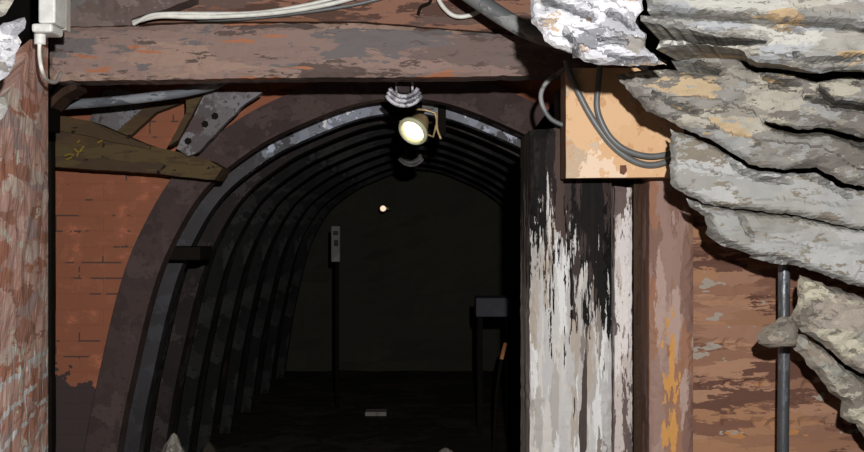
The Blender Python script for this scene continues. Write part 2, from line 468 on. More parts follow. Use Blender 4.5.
bm = bmesh.new()
def quadgrid(bm, x0, x1, y0, y1, z, n, m, amp):
    vs = [[bm.verts.new((x0 + (x1 - x0) * i / n, y0 + (y1 - y0) * j / m, z + amp * noise.noise(Vector((i * .7, j * .7, 1))))) for j in range(m + 1)] for i in range(n + 1)]
    for i in range(n):
        for j in range(m): bm.faces.new([vs[i][j], vs[i + 1][j], vs[i + 1][j + 1], vs[i][j + 1]])
quadgrid(bm, -2.6, 2.6, -1.0, 12.2, -.012, 40, 100, .01)
struct(fin('floor', bm, M_floor))
bm = bmesh.new(); box_bm(bm, -2.6, 2.6, 2.3, 5.2, 3.2, 3.35)
struct(fin('ceiling', bm, M_core))

def portal():
    bm = bmesh.new(); path = arch_path(.10); y0, y1 = 4.99, 5.15
    XL, XR, ZT = -2.6, 2.6, 3.2
    outer = []
    c = Vector((CX, 0, .9))
    for i, p in enumerate(path):
        d = p - c
        if i == 0: outer.append(Vector((XL, 0, 0))); continue
        if i == len(path) - 1: outer.append(Vector((XR, 0, 0))); continue
        s = 1e9
        if d.x < 0: s = min(s, (XL - c.x) / d.x)
        if d.x > 0: s = min(s, (XR - c.x) / d.x)
        if d.z > 0: s = min(s, (ZT - c.z) / d.z)
        q = c + d * s
        outer.append(Vector((q.x, 0, max(0, q.z))))
    # keep the two upper corners
    il = min(range(len(outer)), key=lambda i: (outer[i] - Vector((XL, 0, ZT))).length); outer[il] = Vector((XL, 0, ZT))
    ir = min(range(len(outer)), key=lambda i: (outer[i] - Vector((XR, 0, ZT))).length); outer[ir] = Vector((XR, 0, ZT))
    fa, fb, ba, bb = ([bm.verts.new((p.x, y, p.z)) for p in l] for l, y in ((path, y0), (outer, y0), (path, y1), (outer, y1)))
    n = len(path)
    for i in range(n - 1):
        bm.faces.new([fa[i], fa[i + 1], fb[i + 1], fb[i]]); bm.faces.new([ba[i], bb[i], bb[i + 1], ba[i + 1]])
        bm.faces.new([fa[i], ba[i], ba[i + 1], fa[i + 1]]); bm.faces.new([fb[i], fb[i + 1], bb[i + 1], bb[i]])
    for i in (0, n - 1): bm.faces.new([fa[i], fb[i], bb[i], ba[i]])
    return fin('wall_back', bm, M_brick)
struct(portal())

# lining of the tunnel behind the arches
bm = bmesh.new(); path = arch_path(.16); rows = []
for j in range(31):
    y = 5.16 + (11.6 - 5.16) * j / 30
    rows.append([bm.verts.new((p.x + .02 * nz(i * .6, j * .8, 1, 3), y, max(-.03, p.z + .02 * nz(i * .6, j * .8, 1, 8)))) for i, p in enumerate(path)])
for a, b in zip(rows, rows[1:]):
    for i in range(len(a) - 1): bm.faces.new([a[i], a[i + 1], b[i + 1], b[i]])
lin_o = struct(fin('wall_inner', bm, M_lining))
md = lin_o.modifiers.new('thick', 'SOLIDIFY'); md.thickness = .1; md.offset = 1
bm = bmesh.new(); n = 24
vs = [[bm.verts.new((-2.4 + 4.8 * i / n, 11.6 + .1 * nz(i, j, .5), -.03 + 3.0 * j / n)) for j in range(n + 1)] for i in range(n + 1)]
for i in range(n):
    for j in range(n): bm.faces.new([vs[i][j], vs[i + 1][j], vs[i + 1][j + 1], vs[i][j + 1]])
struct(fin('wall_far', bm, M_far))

# left side wall: runs obliquely into the mine
WDIR = Vector((-.229, 1, 0)).normalized(); W0 = Vector((-1.362, 3.7, 0))
WN = Vector((WDIR.y, -WDIR.x, 0))
def on_wall(px, py):
    r = P(px, py, 1) - Vector((0, 0, EYE)); o = Vector((0, 0, EYE))
    t = (W0 - o).dot(WN) / r.dot(WN); q = o + r * t
    return ((q - W0).dot(WDIR), q.z)
def left_wall():
    bm = bmesh.new(); uvl = bm.loops.layers.uv.new('UVMap')
    top = [on_wall(x, y) for x, y in ((-60, 150), (-25, 135), (-6, 118), (4, 102), (16, 82), (22, 66), (27, 52), (29, 40), (48, 36))]
    top[-1] = (0.0, top[-1][1])
    def ztop(s):
        if s <= top[0][0]: return top[0][1]
        for (a, za), (b, zb) in zip(top, top[1:]):
            if a <= s <= b: return za + (zb - za) * (s - a) / (b - a)
        return top[-1][1]
    ns, nzv = 70, 60; s0 = -2.0; g = []
    for i in range(ns + 1):
        s = s0 - s0 * i / ns
        zt = ztop(s) + .012 * nz(s, 0, 30, 2)
        row = []
        for j in range(nzv + 1):
            z = zt * j / nzv
            off = .008 * noise.noise(Vector((s * 9, z * 12, 3))) + .002 * noise.noise(Vector((s * 30, z * 40, 3)))
            q = W0 + WDIR * s + WN * (off if i < ns else 0); q.z = z
            row.append((bm.verts.new(q), s, z))
        g.append(row)
    back = []
    for i in range(ns + 1):
        s = s0 - s0 * i / ns
        back.append([bm.verts.new(W0 + WDIR * s - WN * .45 + Vector((0, 0, max(0, g[i][j][2] - (.4 if j else 0))))) for j in (0, nzv)])
    def face(l):
        f = bm.faces.new([v[0] for v in l])
        for lp, v in zip(f.loops, l): lp[uvl].uv = (v[1], v[2])
    for i in range(ns):
        for j in range(nzv): face([g[i][j], g[i + 1][j], g[i + 1][j + 1], g[i][j + 1]])
        bm.faces.new([g[i][nzv][0], g[i + 1][nzv][0], back[i + 1][1], back[i][1]])
        bm.faces.new([back[i][0], back[i][1], back[i + 1][1], back[i + 1][0]])
    bm.faces.new([r[0] for r in g[ns]] + [back[ns][1], back[ns][0]])
    bm.faces.new([r[0] for r in g[0]] + [back[0][1], back[0][0]])
    return fin('wall_left', bm, M_left)
struct(left_wall())
bm = bmesh.new(); box_bm(bm, -2.6, -2.5, 2.3, 4.98, -.02, 3.2)
struct(fin('wall_outer_left', bm, M_core))

struct(solid('wall_recess', [(-330, -90), (47, -90), (46, 130), (-330, 130)], 3.95, 4.1, M_flat_black, step=12, jit=.5, disp=strata(.03, 3), seed=3))  # black sheet added behind the hollow, shade put into its colour
# plank wall on the right
def plank_disp(x, z):
    q = (z + .015 * noise.noise(Vector((x * 2, 0, 3)))) / .148
    fr = abs(q - round(q))
    return (.012 if fr < .05 else 0) + .004 * noise.noise(Vector((math.floor(q + .5) * 3, 0, 1))) + .003 * noise.noise(Vector((x * 6, z * 60, 2)))
struct(solid('wall_right', [(686, 100), (1010, 100), (1010, 648), (686, 648)], 3.76, 3.9, M_planks, step=6, jit=.4, disp=plank_disp, seed=2))

# ------------------------------------------------------------------ rock on the right
rk = empty('rock_outcrop', P(960, 655, 3.05), 'layered grey rock outcrop overhanging the entrance on the upper right', 'rock')
def layer(name, poly, d0, thick, mat, amp, seed, label=None, step=3.2, cracks=(), bul=.028, w=8, tilt=.18, per=.05, anchor=(900, 60), sh=.8):
    o = solid(name, poly, d0, d0 + thick, mat, rk, step=step, jit=2.0, erode=1.0, cracks=cracks, shrinkz=.5, disp=strata(amp, seed, tilt, per), bulge=bul, width=w, shrink=sh, anchor=anchor, seed=seed)
    if label: o['label'] = label
    return o
layer('rock_layer', [(529, -24), (646, -24), (646, 8), (639, 20), (650, 32), (647, 46), (671, 63), (640, 65), (602, 65), (583, 60), (574, 53), (557, 47), (546, 40), (541, 30), (532, 22)], 2.6, .36, M_nose, .035, 1.3,
      'whitish rounded nose of rock beside the beam', tilt=.35, per=.04, anchor=(660, -10), sh=.72, cracks=[([(546, 1), (562, 4), (578, 9), (594, 15)], .13), ([(602, 38), (614, 41), (626, 42)], .1), ([(612, 10), (622, 14), (629, 24), (634, 26)], .1), ([(566, 30), (574, 42), (578, 54)], .06), ([(608, 54), (628, 60), (650, 60)], .06)])
layer('rock_layer', [(644, -24), (1000, -24), (1000, 30), (866, 26), (835, 21), (790, 19), (752, 16), (696, 12), (650, 9)], 2.74, .3, M_r1, .02, 2.6)
layer('rock_layer', [(643, 12), (696, 15), (752, 19), (835, 25), (866, 30), (1000, 35), (1000, 76), (864, 70), (846, 69), (824, 73), (792, 65), (760, 62), (740, 47), (712, 44), (690, 43), (657, 48), (662, 37), (692, 38), (722, 44), (768, 41), (770, 38), (718, 35), (692, 29), (666, 25), (642, 19)], 2.72, .3, M_r1, .025, 3.9, anchor=(980, 40), sh=.85, cracks=[([(796, 53), (806, 61), (822, 61), (864, 57), (900, 60)], .07), ([(756, 18), (775, 25), (800, 31)], .06), ([(690, 36), (705, 40)], .05)])
layer('rock_layer', [(616, 72), (640, 68), (668, 67), (690, 70), (722, 72), (724, 69), (700, 63), (672, 58), (690, 51), (737, 53), (757, 70), (790, 71), (822, 79), (850, 74), (1000, 84), (1000, 105), (866, 103), (840, 99), (824, 86), (826, 96), (836, 105), (866, 109), (1000, 112), (1000, 140), (866, 138), (832, 128), (802, 129), (768, 120), (767, 123), (800, 135), (832, 133), (866, 147), (1000, 156), (1000, 205), (850, 184), (820, 168), (790, 170), (755, 166), (715, 141), (690, 131), (665, 118), (647, 111), (636, 95), (627, 88)], 2.98, .28, M_r2, .03, 5.2, tilt=.25, anchor=(980, 110), sh=.85, cracks=[([(765, 77), (780, 81), (800, 83)], .06), ([(655, 92), (676, 106), (700, 112)], .05), ([(700, 62), (722, 71)], .08), ([(805, 96), (822, 101), (840, 101)], .05)])
layer('rock_layer', [(673, 128), (692, 133), (716, 143), (755, 167), (790, 172), (820, 171), (850, 187), (1000, 206), (1000, 247), (864, 230), (800, 216), (740, 209), (706, 204), (690, 196), (673, 184)], 3.09, .26, M_r3, .013, 6.5, bul=.04, tilt=.12, per=.09, anchor=(980, 180), sh=.85, cracks=[([(731, 157), (742, 170), (760, 178), (790, 181)], .06), ([(812, 176), (835, 186), (850, 196)], .06)])
layer('rock_layer', [(690, 196), (706, 203), (740, 208), (800, 215), (864, 229), (1000, 246), (1000, 308), (864, 288), (800, 266), (776, 264), (742, 252), (724, 245), (711, 231), (708, 218), (694, 208)], 3.14, .26, M_r3, .013, 7.8, bul=.05, tilt=.14, per=.09, anchor=(980, 240), sh=.82, cracks=[([(711, 232), (722, 240), (735, 247)], .05), ([(755, 259), (775, 257), (800, 265)], .06), ([(740, 213), (747, 230), (752, 235)], .03)])
# the mass behind the beds, carried down to the floor beyond the frame
solid('rock_core', [(585, -20), (1100, -20), (1100, 694), (940, 694), (930, 305), (880, 275), (800, 250), (745, 236), (726, 205), (705, 150), (672, 90), (620, 45)], 3.42, 3.5, M_core, rk, step=14, jit=3, disp=strata(.03, 2), bulge=.05, width=20, shrink=.9, anchor=(1000, 200), seed=9)

bo = empty('boulder', P(920, 500, 3.25), 'tan grey boulder at lower right with a rounded knob in front of the steel pipe', 'rock')
solid('knob', [(790, 318), (800, 318), (806, 330), (803, 348), (794, 350), (777, 351), (766, 347), (763, 338), (772, 329), (783, 323)], 3.17, 3.36, M_r5, bo, step=4, jit=1.2, disp=strata(.015, 3, -.3), bulge=.07, width=14, shrink=.5, anchor=(825, 336), seed=3)
solid('rock_layer', [(806, 276), (864, 297), (920, 318), (920, 400), (872, 377), (852, 366), (826, 344), (808, 333), (797, 322), (804, 300), (803, 284)], 3.22, 3.46, M_r5, bo, step=4.5, jit=2, disp=strata(.035, 4, -.5), bulge=.05, width=8, shrink=.62, anchor=(920, 330), seed=5)
solid('rock_layer', [(800, 336), (812, 338), (828, 350), (852, 371), (872, 382), (920, 408), (920, 470), (870, 441), (862, 428), (846, 420), (847, 404), (836, 394), (828, 384), (816, 370), (806, 356), (797, 350)], 3.26, 3.48, M_r5, bo, step=4.5, jit=2, disp=strata(.035, 6, -.4), bulge=.05, width=8, shrink=.7, anchor=(920, 410), seed=7)
solid('rock_core', [(830, 320), (925, 330), (925, 722), (905, 722), (900, 440), (868, 410), (838, 365)], 3.38, 3.6, M_core, bo, step=14, jit=3, bulge=.05, width=20, shrink=.95, anchor=(960, 420), seed=11)

# rock in the upper left corner
for k, (poly, d, lab) in enumerate([
    ([(-130, -60), (13, -60), (9, -3), (3, 6), (-4, 14), (-60, 24), (-130, 20)], 2.45, 'pale grey rock cut off by the top left corner of the photo'),
    ([(-130, 26), (-40, 28), (-4, 22), (6, 18), (20, 14), (22, 19), (20, 27), (13, 34), (17, 40), (14, 46), (10, 60), (4, 72), (-10, 84), (-130, 100)], 2.5, 'pale rock with a pointed tip left of the white junction box'),
    ([(-130, 108), (-40, 95), (-12, 92), (0, 96), (2, 108), (-4, 118), (-30, 130), (-130, 140)], 2.4, 'grey rock low in the upper left stack, mostly outside the frame')]):
    tag(solid('rock', poly, d, d + .2, M_r1 if k < 1 else (M_nose if k == 1 else M_r3), step=5, jit=2, disp=strata(.03, k + 2), bulge=.03, width=8, shrink=.6, anchor=(-130, poly[0][1] + 30), seed=k + 4.0), lab, 'rock', 'rocks in the upper left corner')

# ------------------------------------------------------------------ entrance timbers
tag(solid('lintel_beam', [(49, 27), (130, 26), (200, 23), (365, 23), (420, 28), (506, 34), (560, 39), (600, 40), (600, 75), (552, 75), (400, 77), (300, 77), (170, 79), (90, 80), (49, 81)], 3.9, 4.04, M_beam, step=6, jit=1.0, disp=timber(.008, 'x', 2), bulge=.012, width=6, seed=3),
    'heavy weathered brown timber lintel beam across the tunnel entrance', 'beam')
tag(solid('header_beam', [(132, -60), (640, -60), (640, 36), (560, 37), (500, 32.5), (420, 26.5), (365, 21.5), (200, 21.5), (132, 24)], 4.0, 4.2, M_beam_red, step=8, jit=.6, disp=timber(.006, 'x', 5), seed=5),
    'reddish timber header resting on the weathered lintel beam, behind the white cables', 'beam')
tag(solid('timber_bracket', [(60, -60), (196, -60), (192, -2), (160, 10), (131, 18), (131, 25), (60, 26)], 3.88, 3.99, M_beam_grey, step=7, jit=1.0, disp=timber(.005, 'z', 6), bulge=.01, width=5, seed=6),
    'grey timber block standing on the left end of the lintel beam', 'timber')

post = tag(solid('timber_post', [(530, 130), (566, 127), (567, 80), (612, 80), (612, 664), (530, 664)], 3.8, 4.2, M_wash, step=7, jit=.8, disp=timber(.006, 'z', 3), bulge=.012, width=4, seed=8),
    'wide whitewashed timber post with blackened top under the plywood box', 'post')
tag(solid('timber_board', [(615, 186), (632, 188), (633, 664), (615, 664)], 3.78, 3.98, M_strip, step=5, jit=.6, disp=timber(.005, 'z', 5), bulge=.006, width=3, seed=9),
    'narrow pinkish white board fixed along the right edge of the whitewashed post', 'board')
tag(solid('timber_batten', [(634, 150), (641, 150), (641, 655), (634, 655)], 3.86, 4.05, M_darkbrown, step=5, jit=.4, disp=timber(.004, 'z', 6), bulge=.004, width=3, seed=10),
    'dark brown upright batten between the whitewashed post and the reddish post', 'board')
tag(solid('timber_post', [(650, 150), (694, 150), (694, 670), (650, 670)], 3.73, 3.95, redpost_mat(P(671, 0, 3.73).x), step=6, jit=.6, disp=timber(.005, 'z', 7), bulge=.012, width=5, seed=11),
    'reddish brown timber post with an orange streak beside the plank wall', 'post')
tag(solid('timber_post', [(40, 84), (51, 84), (52, 589), (40, 589)], 4.6, 4.65, M_black, step=8, jit=.8, disp=timber(.004, 'z', 9), seed=12),  # strip added here, its black stands for the shade in the gap
    'black narrow upright post at the end of the left wall before the red brickwork', 'post')

# plywood box with its cables
bx = empty('plywood_box', P(624, 178, 3.6), 'pale plywood box fixed to the post below the rock, grey cables looped over it', 'box')
fp = solid('front_panel', [(566, 68), (684, 68), (684, 177), (566, 178)], 3.55, 3.565, M_ply, bx, step=12, jit=.3, disp=None, seed=1)
bm = bmesh.new()
a = P(567, 177, 3.567); b = P(684, 68, 3.567)
box_bm(bm, a.x, a.x + .015, 3.566, 3.742, a.z, b.z); box_bm(bm, b.x - .015, b.x, 3.566, 3.742, a.z, b.z)
box_bm(bm, a.x + .015, b.x - .015, 3.566, 3.715, a.z, a.z + .015); box_bm(bm, a.x + .015, b.x - .015, 3.566, 3.715, b.z - .015, b.z)
box_bm(bm, a.x + .015, b.x - .015, 3.705, 3.715, a.z + .015, b.z - .015)
fin('box_body', bm, M_plyedge, bx)['label'] = 'darker sides of the plywood box'
bm = bmesh.new()
relief(bm, [(620, 165), (626, 165), (627, 171), (624, 175), (620, 173)], 3.546, 3.5502, step=2.5, jit=.6, bulge=.001, width=2, seed=4)
fin('fixing_head', bm, M_ply_dark, bx)['label'] = 'rusty brown fixing near the lower edge'
D = 3.537
tag(tube('cable', [P(566, 60, D), P(571, 77, D), P(580, 96, D), P(589, 113, D), P(600, 130, D), P(613, 146, D), P(630, 159, D), P(648, 165, D), P(666, 162, D), P(680, 152, D), P(688, 146, D + .01)], .0115, M_cable),
    'grey cable slanting from the upper left corner of the plywood box into the lower loop', 'cable', 'grey cables over the plywood box')
D = 3.516
tag(tube('cable', [P(600, 66, D), P(598.5, 84, D), P(597, 105, D), P(601, 121, D), P(611, 138, D), P(626, 150, D), P(646, 156, D), P(664, 155, D), P(680, 149, D), P(688, 144, D + .01)], .0105, M_cable),
    'grey cable dropping straight down the middle of the plywood box, upper of two loops', 'cable', 'grey cables over the plywood box')
D = 3.69
tag(tube('cable', [P(566, 68, D), P(559, 73, D), P(547, 82, D), P(541, 94, D), P(543, 107, D), P(550, 118, D), P(558, 123, D), P(564, 125, D)], .0085, M_conduit),
    'thin grey cable hanging in a loop left of the plywood box', 'cable')

# white junction box with cable, upper left
jb = empty('junction_box', P(44, 40, 3.3), 'white plastic junction box with gland and thin white cable on the grey timber', 'junction box')
bm = bmesh.new(); boxpx(bm, 38, -60, 55, 23, 3.19, 3.29, .006); fin('box_body', bm, M_white, jb)
bm = bmesh.new(); boxpx(bm, 31, 23, 52, 32, 3.17, 3.27, .008); fin('collar', bm, M_white, jb)
tube('gland', [P(40, 31, 3.22), P(40, 38, 3.22), P(40, 44.5, 3.22)], .0175, M_white, jb, seg=14, sub=2)
tube('cable', [P(39.5, 43, 3.22), P(39.5, 56, 3.22), P(42, 70, 3.22), P(47, 80, 3.32), P(56, 82, 3.5), P(61, 73, 3.7)], .0062, M_whitecable, jb)
bm = bmesh.new(); boxpx(bm, 52, -60, 66, 30, 3.295, 3.34, .004)
fin('back_plate', bm, plain('off_white_plate', (196,190,180), KB * 1.05, .6), jb)['label'] = 'off-white mounting plate'

# cables on the header
D = 3.9
tag(tube('cable', [P(133, 22.5, 3.875), P(148, 18, 3.86), P(165, 16, 3.86), P(200, 17, 3.9), P(250, 15, 3.93), P(290, 11, 3.93), P(330, 4, 3.94), P(360, -4, 3.95), P(400, -16, 3.96)], .009, M_whitecable), 'lower of the two white cables running along the reddish header', 'cable', 'cables along the header beam')
tag(tube('cable', [P(133, 24.3, 3.868), P(150, 15.5, 3.85), P(170, 13.5, 3.86), P(205, 13.5, 3.9), P(250, 13, 3.95), P(290, 8, 3.95), P(335, -2, 3.96), P(370, -14, 3.97)], .007, M_whitecable), 'upper of the two white cables running along the reddish header', 'cable', 'cables along the header beam')
tag(tube('cable', [P(196, 20, 3.985), P(240, 19, 3.975), P(290, 14, 3.972), P(335, 8, 3.972), P(375, 0, 3.97), P(420, -14, 3.97)], .0075, M_cable), 'dark grey cable below the white cables on the reddish header', 'cable', 'cables along the header beam')
tag(tube('cable', [P(436, -14, 3.95), P(439, 0, 3.95), P(446, 10, 3.94), P(455, 16, 3.94), P(467, 16, 3.94), P(480, 10, 3.95), P(500, -14, 3.95)], .0085, M_whitecable), 'white cable sagging in a short loop at the top centre of the photo', 'cable')
tag(tube('cable', [P(418, 15, 3.98), P(421, 7, 3.975), P(430, 2, 3.975), P(434, -12, 3.97)], .006, M_black), 'thin black cord end left of the white cable loop', 'cable')
tag(tube('conduit_pipe', [P(436, -30, 3.62), P(480, 2, 3.6), P(524, 29, 3.56), P(560, 40, 3.48), P(600, 42, 3.4)], .03, M_conduit, seg=16), 'grey conduit pipe slanting down from the top behind the whitish rock', 'pipe')

# steel pipe at the right
tag(tube('steel_pipe', [P(784, 240, 3.5), P(784, 350, 3.5), P(783, 452, 3.5), P(782, 702.4, 3.5)], .0195, M_pipe, seg=20, sub=4), 'upright dark steel pipe standing before the plank wall behind the rock knob', 'pipe')

# ------------------------------------------------------------------ behind the lintel, left
tag(tube('hose', [P(56, 106, 4.42), P(75, 104, 4.42), P(110, 101.5, 4.42), P(150, 97, 4.42), P(190, 91, 4.42), P(222, 80, 4.4), P(240, 50, 4.38), P(244, -60, 4.38), P(244, -158, 4.38)], .021, M_hose, seg=14), 'shiny grey hose hanging under the left end of the lintel beam', 'hose')
tag(solid('timber_wedge', [(44, 112), (46, 102), (62, 88), (70, 84.5), (76, 84.5), (77, 88), (62, 97), (50, 108)], 4.0, 4.12, M_darkbrown, step=5, jit=.6, disp=timber(.004), seed=3), 'short brown timber wedge under the left end of the lintel beam', 'timber')
st = empty('steel_girder', P(130, 170, 4.72), 'olive brown steel girder with yellow chalk marks above the red brickwork', 'girder')
solid('web', [(40, 113), (90, 121), (130, 138), (150, 146), (178, 152), (208, 160), (222, 168), (214, 180), (150, 173), (40, 166)], 4.665, 4.868, M_olive, st, step=6, jit=.7, bulge=.004, width=4, seed=4)
solid('flange', [(40, 113), (70, 117), (92, 123), (118, 136), (150, 146), (150, 149), (112, 142), (88, 136), (40, 127)], 4.635, 4.657, M_olive, st, step=5, jit=.5, seed=5)
for l in ([(64, 156), (70, 154), (74, 156)], [(74, 148), (78, 152), (82, 150)], [(78, 152), (77, 157)], [(80, 140), (77, 143)], [(97, 143), (101, 141), (103, 139)], [(66, 160), (72, 157)], [(84, 146), (80, 151)]):
    tube('chalk_mark', [P(x, y, 4.656) for x, y in l], .0042, M_chalk, st, seg=6, sub=3)['label'] = 'yellow chalk stroke'
br = empty('steel_brace', P(150, 130, 4.8), 'olive steel brace with grey gusset plate slanting up under the hose', 'brace')
solid('brace_bar', [(106, 141), (148, 104), (176, 98), (180, 103), (156, 112), (124, 141)], 4.876, 4.92, M_olive, br, step=6, jit=.6, seed=6)
solid('gusset_plate', [(90, 120), (100, 92), (118, 88), (150, 97), (146, 106), (110, 137)], 4.925, 4.95, M_plate, br, step=6, jit=.6, seed=7)['label'] = 'grey gusset plate'
sp = empty('splice_plate', P(205, 130, 4.6), 'grey steel splice plate with bolts slanting along the outside of the first arch', 'plate')
solid('plate', [(176, 149), (188, 156), (198, 152), (240, 108), (262, 92), (205, 92), (196, 112)], 4.62, 4.66, M_plate, sp, step=5, jit=.7, seed=8)
solid('backing_bar', [(168, 146), (178, 140), (200, 100), (206, 90), (186, 90), (186, 112)], 4.67, 4.74, M_olive, sp, step=5, jit=.6, seed=9)['label'] = 'olive edge bar'
for x, y in ((188, 141), (205, 124), (215, 116)):
    bm = bmesh.new(); tube_bm(bm, [P(x, y, 4.63), P(x, y, 4.6)], .016, seg=6, sub=0)
    fin('bolt', bm, M_black, sp)['label'] = 'black bolt head'

# ------------------------------------------------------------------ steel arches
def sweep(bm, offs, y0, y1, dz=0.0):
    pa = arch_path(offs[0], dz); pb = arch_path(offs[1], dz)
    q = [[bm.verts.new((p.x, y, p.z)) for p in l] for l in (pa, pb) for y in (y0, y1)]
    n = len(pa)
    for i in range(n - 1):
        for a, b in ((q[0], q[1]), (q[3], q[2]), (q[2], q[0]), (q[1], q[3])):
            bm.faces.new([a[i], a[i + 1], b[i + 1], b[i]])
    for i in (0, n - 1): bm.faces.new([q[0][i], q[1][i], q[3][i], q[2][i]])
G = 'steel arches of the tunnel'
a1 = empty('steel_arch', (CX, 4.9, 0), 'nearest steel arch, broad and brown, framing the tunnel mouth beside the red bricks', 'arch', G)
bm = bmesh.new(); sweep(bm, (.0, .145), 4.89, 4.97); fin('web', bm, M_arch1, a1)
bm = bmesh.new(); sweep(bm, (-.012, .0), 4.87, 4.985); fin('inner_flange', bm, M_arch1, a1)
YS = [5.35, 5.95, 6.6, 7.3, 8.1, 9.0, 10.0, 11.0]
LB = ['second steel arch from the entrance, bluish with bright worn patches', 'third steel arch from the entrance, dark brown', 'fourth steel arch from the entrance, dim grey', 'fifth steel arch from the entrance, faint grey above the hanging lamp glow',
      'sixth steel arch from the entrance, nearly lost in the dark', 'seventh steel arch from the entrance, nearly lost in the dark', 'eighth steel arch from the entrance, deep in the dark', 'last steel arch in the dark just before the far rock face']
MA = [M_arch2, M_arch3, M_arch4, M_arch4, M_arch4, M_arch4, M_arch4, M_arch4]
meshes = {}
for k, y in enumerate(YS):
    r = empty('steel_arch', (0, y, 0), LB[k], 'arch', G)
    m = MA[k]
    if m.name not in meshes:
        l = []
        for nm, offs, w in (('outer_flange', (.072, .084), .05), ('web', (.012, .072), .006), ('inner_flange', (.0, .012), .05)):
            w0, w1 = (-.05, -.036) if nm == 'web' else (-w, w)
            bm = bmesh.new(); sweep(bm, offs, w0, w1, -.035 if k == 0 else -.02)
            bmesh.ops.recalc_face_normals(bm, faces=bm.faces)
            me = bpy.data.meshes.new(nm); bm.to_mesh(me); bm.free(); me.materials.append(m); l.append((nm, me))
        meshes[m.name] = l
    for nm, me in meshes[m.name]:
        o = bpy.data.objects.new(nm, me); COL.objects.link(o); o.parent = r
bm = bmesh.new(); boxpx(bm, 163, 247, 200, 260, 5.0, 5.28, .004)
tag(fin('tie_bar', bm, M_black), 'short black tie between the first and second arch on the left side', 'tie bar')

# crown clamps with U shaped straps
def clamp(x, y, w, d, mat, label, top=None):
    c = empty('crown_clamp', P(x, y, d), label, 'clamp', 'clamps under the arch crowns')
    s = w / F * d / 2
    o = P(x, y, d)
    bm = bmesh.new()
    for j in range(3):
        rr = s * (1 - .10 * j); dz = .30 * s * j
        pts = [(o.x + rr * math.sin(a), d - .02 * (j - 1), o.z + .55 * s - rr * .95 * math.cos(a) + dz * .35) for a in [math.radians(-62 + 124 * i / 14) for i in range(15)]]
        tube_bm(bm, pts, .11 * s, seg=8, sub=0)
    fin('strap', bm, mat, c, True)
    for sx in (-.38, .42):
        bm = bmesh.new(); tube_bm(bm, [(o.x + sx * s, d, o.z + .95 * s), (o.x + sx * s, d, o.z - .25 * s)], .06 * s, seg=8, sub=0)
        fin('stud', bm, mat, c)
    bm = bmesh.new(); box_bm(bm, o.x - .3 * s, o.x + .3 * s, d - .015, d + .015, o.z + .2 * s, top or o.z + .95 * s, .003)
    fin('bracket', bm, M_arch3, c)
    return c
clamp(404, 97, 40, 4.32, M_clamp, 'shiny U shaped steel clamp hanging under the arch crown above the lit lamp', 3.2)
clamp(411, 160, 27, 7.3, M_clamp_dim, 'dim U shaped steel clamp under a deeper arch just below the lit lamp')

# hanging lamp
L = empty('hanging_lamp', P(428, 112, 5.25), 'glowing spot lamp hanging in its yoke under the arch crown', 'lamp')
c = P(414, 130, 5.2); ax = Vector((-.42, -.68, -.60)).normalized()
u = ax.orthogonal().normalized(); v = ax.cross(u)
def lathe(name, prof, mat, parent, smooth=True, seg=24):
    bm = bmesh.new(); rings = []
    for (r, h) in prof:
        rings.append([bm.verts.new(c + ax * h + (u * math.cos(a) + v * math.sin(a)) * max(r, 1e-4)) for a in [2 * math.pi * k / seg for k in range(seg)]])
    for a, b in zip(rings, rings[1:]):
        for k in range(seg): bm.faces.new([a[k], a[(k + 1) % seg], b[(k + 1) % seg], b[k]])
    return fin(name, bm, mat, parent, smooth)
lathe('housing', [(.0, -.11), (.03, -.108), (.045, -.08), (.06, -.03), (.072, .0), (.068, .0), (.055, -.03), (.02, -.06)], M_brass, L)
lathe('lamp_rim', [(.062, .0), (.078, .0), (.08, .016), (.07, .026), (.062, .02), (.062, .0)], M_rim, L)
lathe('lamp_glass', [(.0, .010), (.03, .009), (.05, .004), (.060, .0), (.05, -.01), (.0, -.012)], M_bulb, L)
tube('yoke', [P(400, 122, 5.19), P(408, 119, 5.17), P(418, 119, 5.2)], .006, M_rim, L, seg=8, sub=4)
tube('yoke', [P(424, 133, 5.2), P(433, 137, 5.24), P(437, 122, 5.26), P(435, 113, 5.26), P(426, 110, 5.26), P(415, 109, 5.26)], .0055, M_brass, L, seg=8, sub=0)
tube('yoke', [P(437, 113, 5.26), P(437, 128, 5.25), P(441, 139, 5.24)], .006, M_brass, L, seg=8, sub=3)
solid('backing_plate', [(368, 92), (428, 92), (428, 108), (420, 118), (402, 122), (390, 115), (380, 103)], 5.285, 5.297, M_flat_black, L, step=6, jit=.5)['label'] = 'black steel backing plate'
bm = bmesh.new(); boxpx(bm, 438, 96, 446, 135, 5.27, 5.3, .003); fin('mounting_strap', bm, M_black, L)['label'] = 'black hanging strap'
bm = bmesh.new(); boxpx(bm, 422, 99, 434, 109, 5.27, 5.3, .004); fin('mounting_plate', bm, M_clamp_dim, L)['label'] = 'grey mounting plate'
lt = bpy.data.lights.new('lamp_light', 'SPOT'); lt.spot_size = 2.6; lt.spot_blend = .6; lt.energy = 1.2; lt.color = (1, .78, .52); lt.shadow_soft_size = .03
lo = bpy.data.objects.new('lamp_light', lt); COL.objects.link(lo); lo.location = c + ax * .045; lo.rotation_euler = ax.to_track_quat('-Z', 'Y').to_euler()

fl = empty('wall_lamp', P(384, 208, 10.8), 'tiny glowing lamp far down the dark tunnel', 'lamp')
c = P(383, 208.5, 10.8); ax = Vector((.2, -1, -.1)).normalized(); u = ax.orthogonal().normalized(); v = ax.cross(u)
lathe('lamp_glass', [(.0, .04), (.018, .034), (.028, .015), (.03, 0), (.0, 0)], M_bulb_far, fl)
lathe('housing', [(.0, -.05), (.036, -.05), (.04, -.003), (.0, -.003)], M_lining, fl)
tube('bracket', [P(386, 208.5, 10.8) + Vector((0, 0, 0)), P(390, 209, 11.2), P(392, 209, 11.65)], .014, M_rim, fl, seg=8, sub=2)

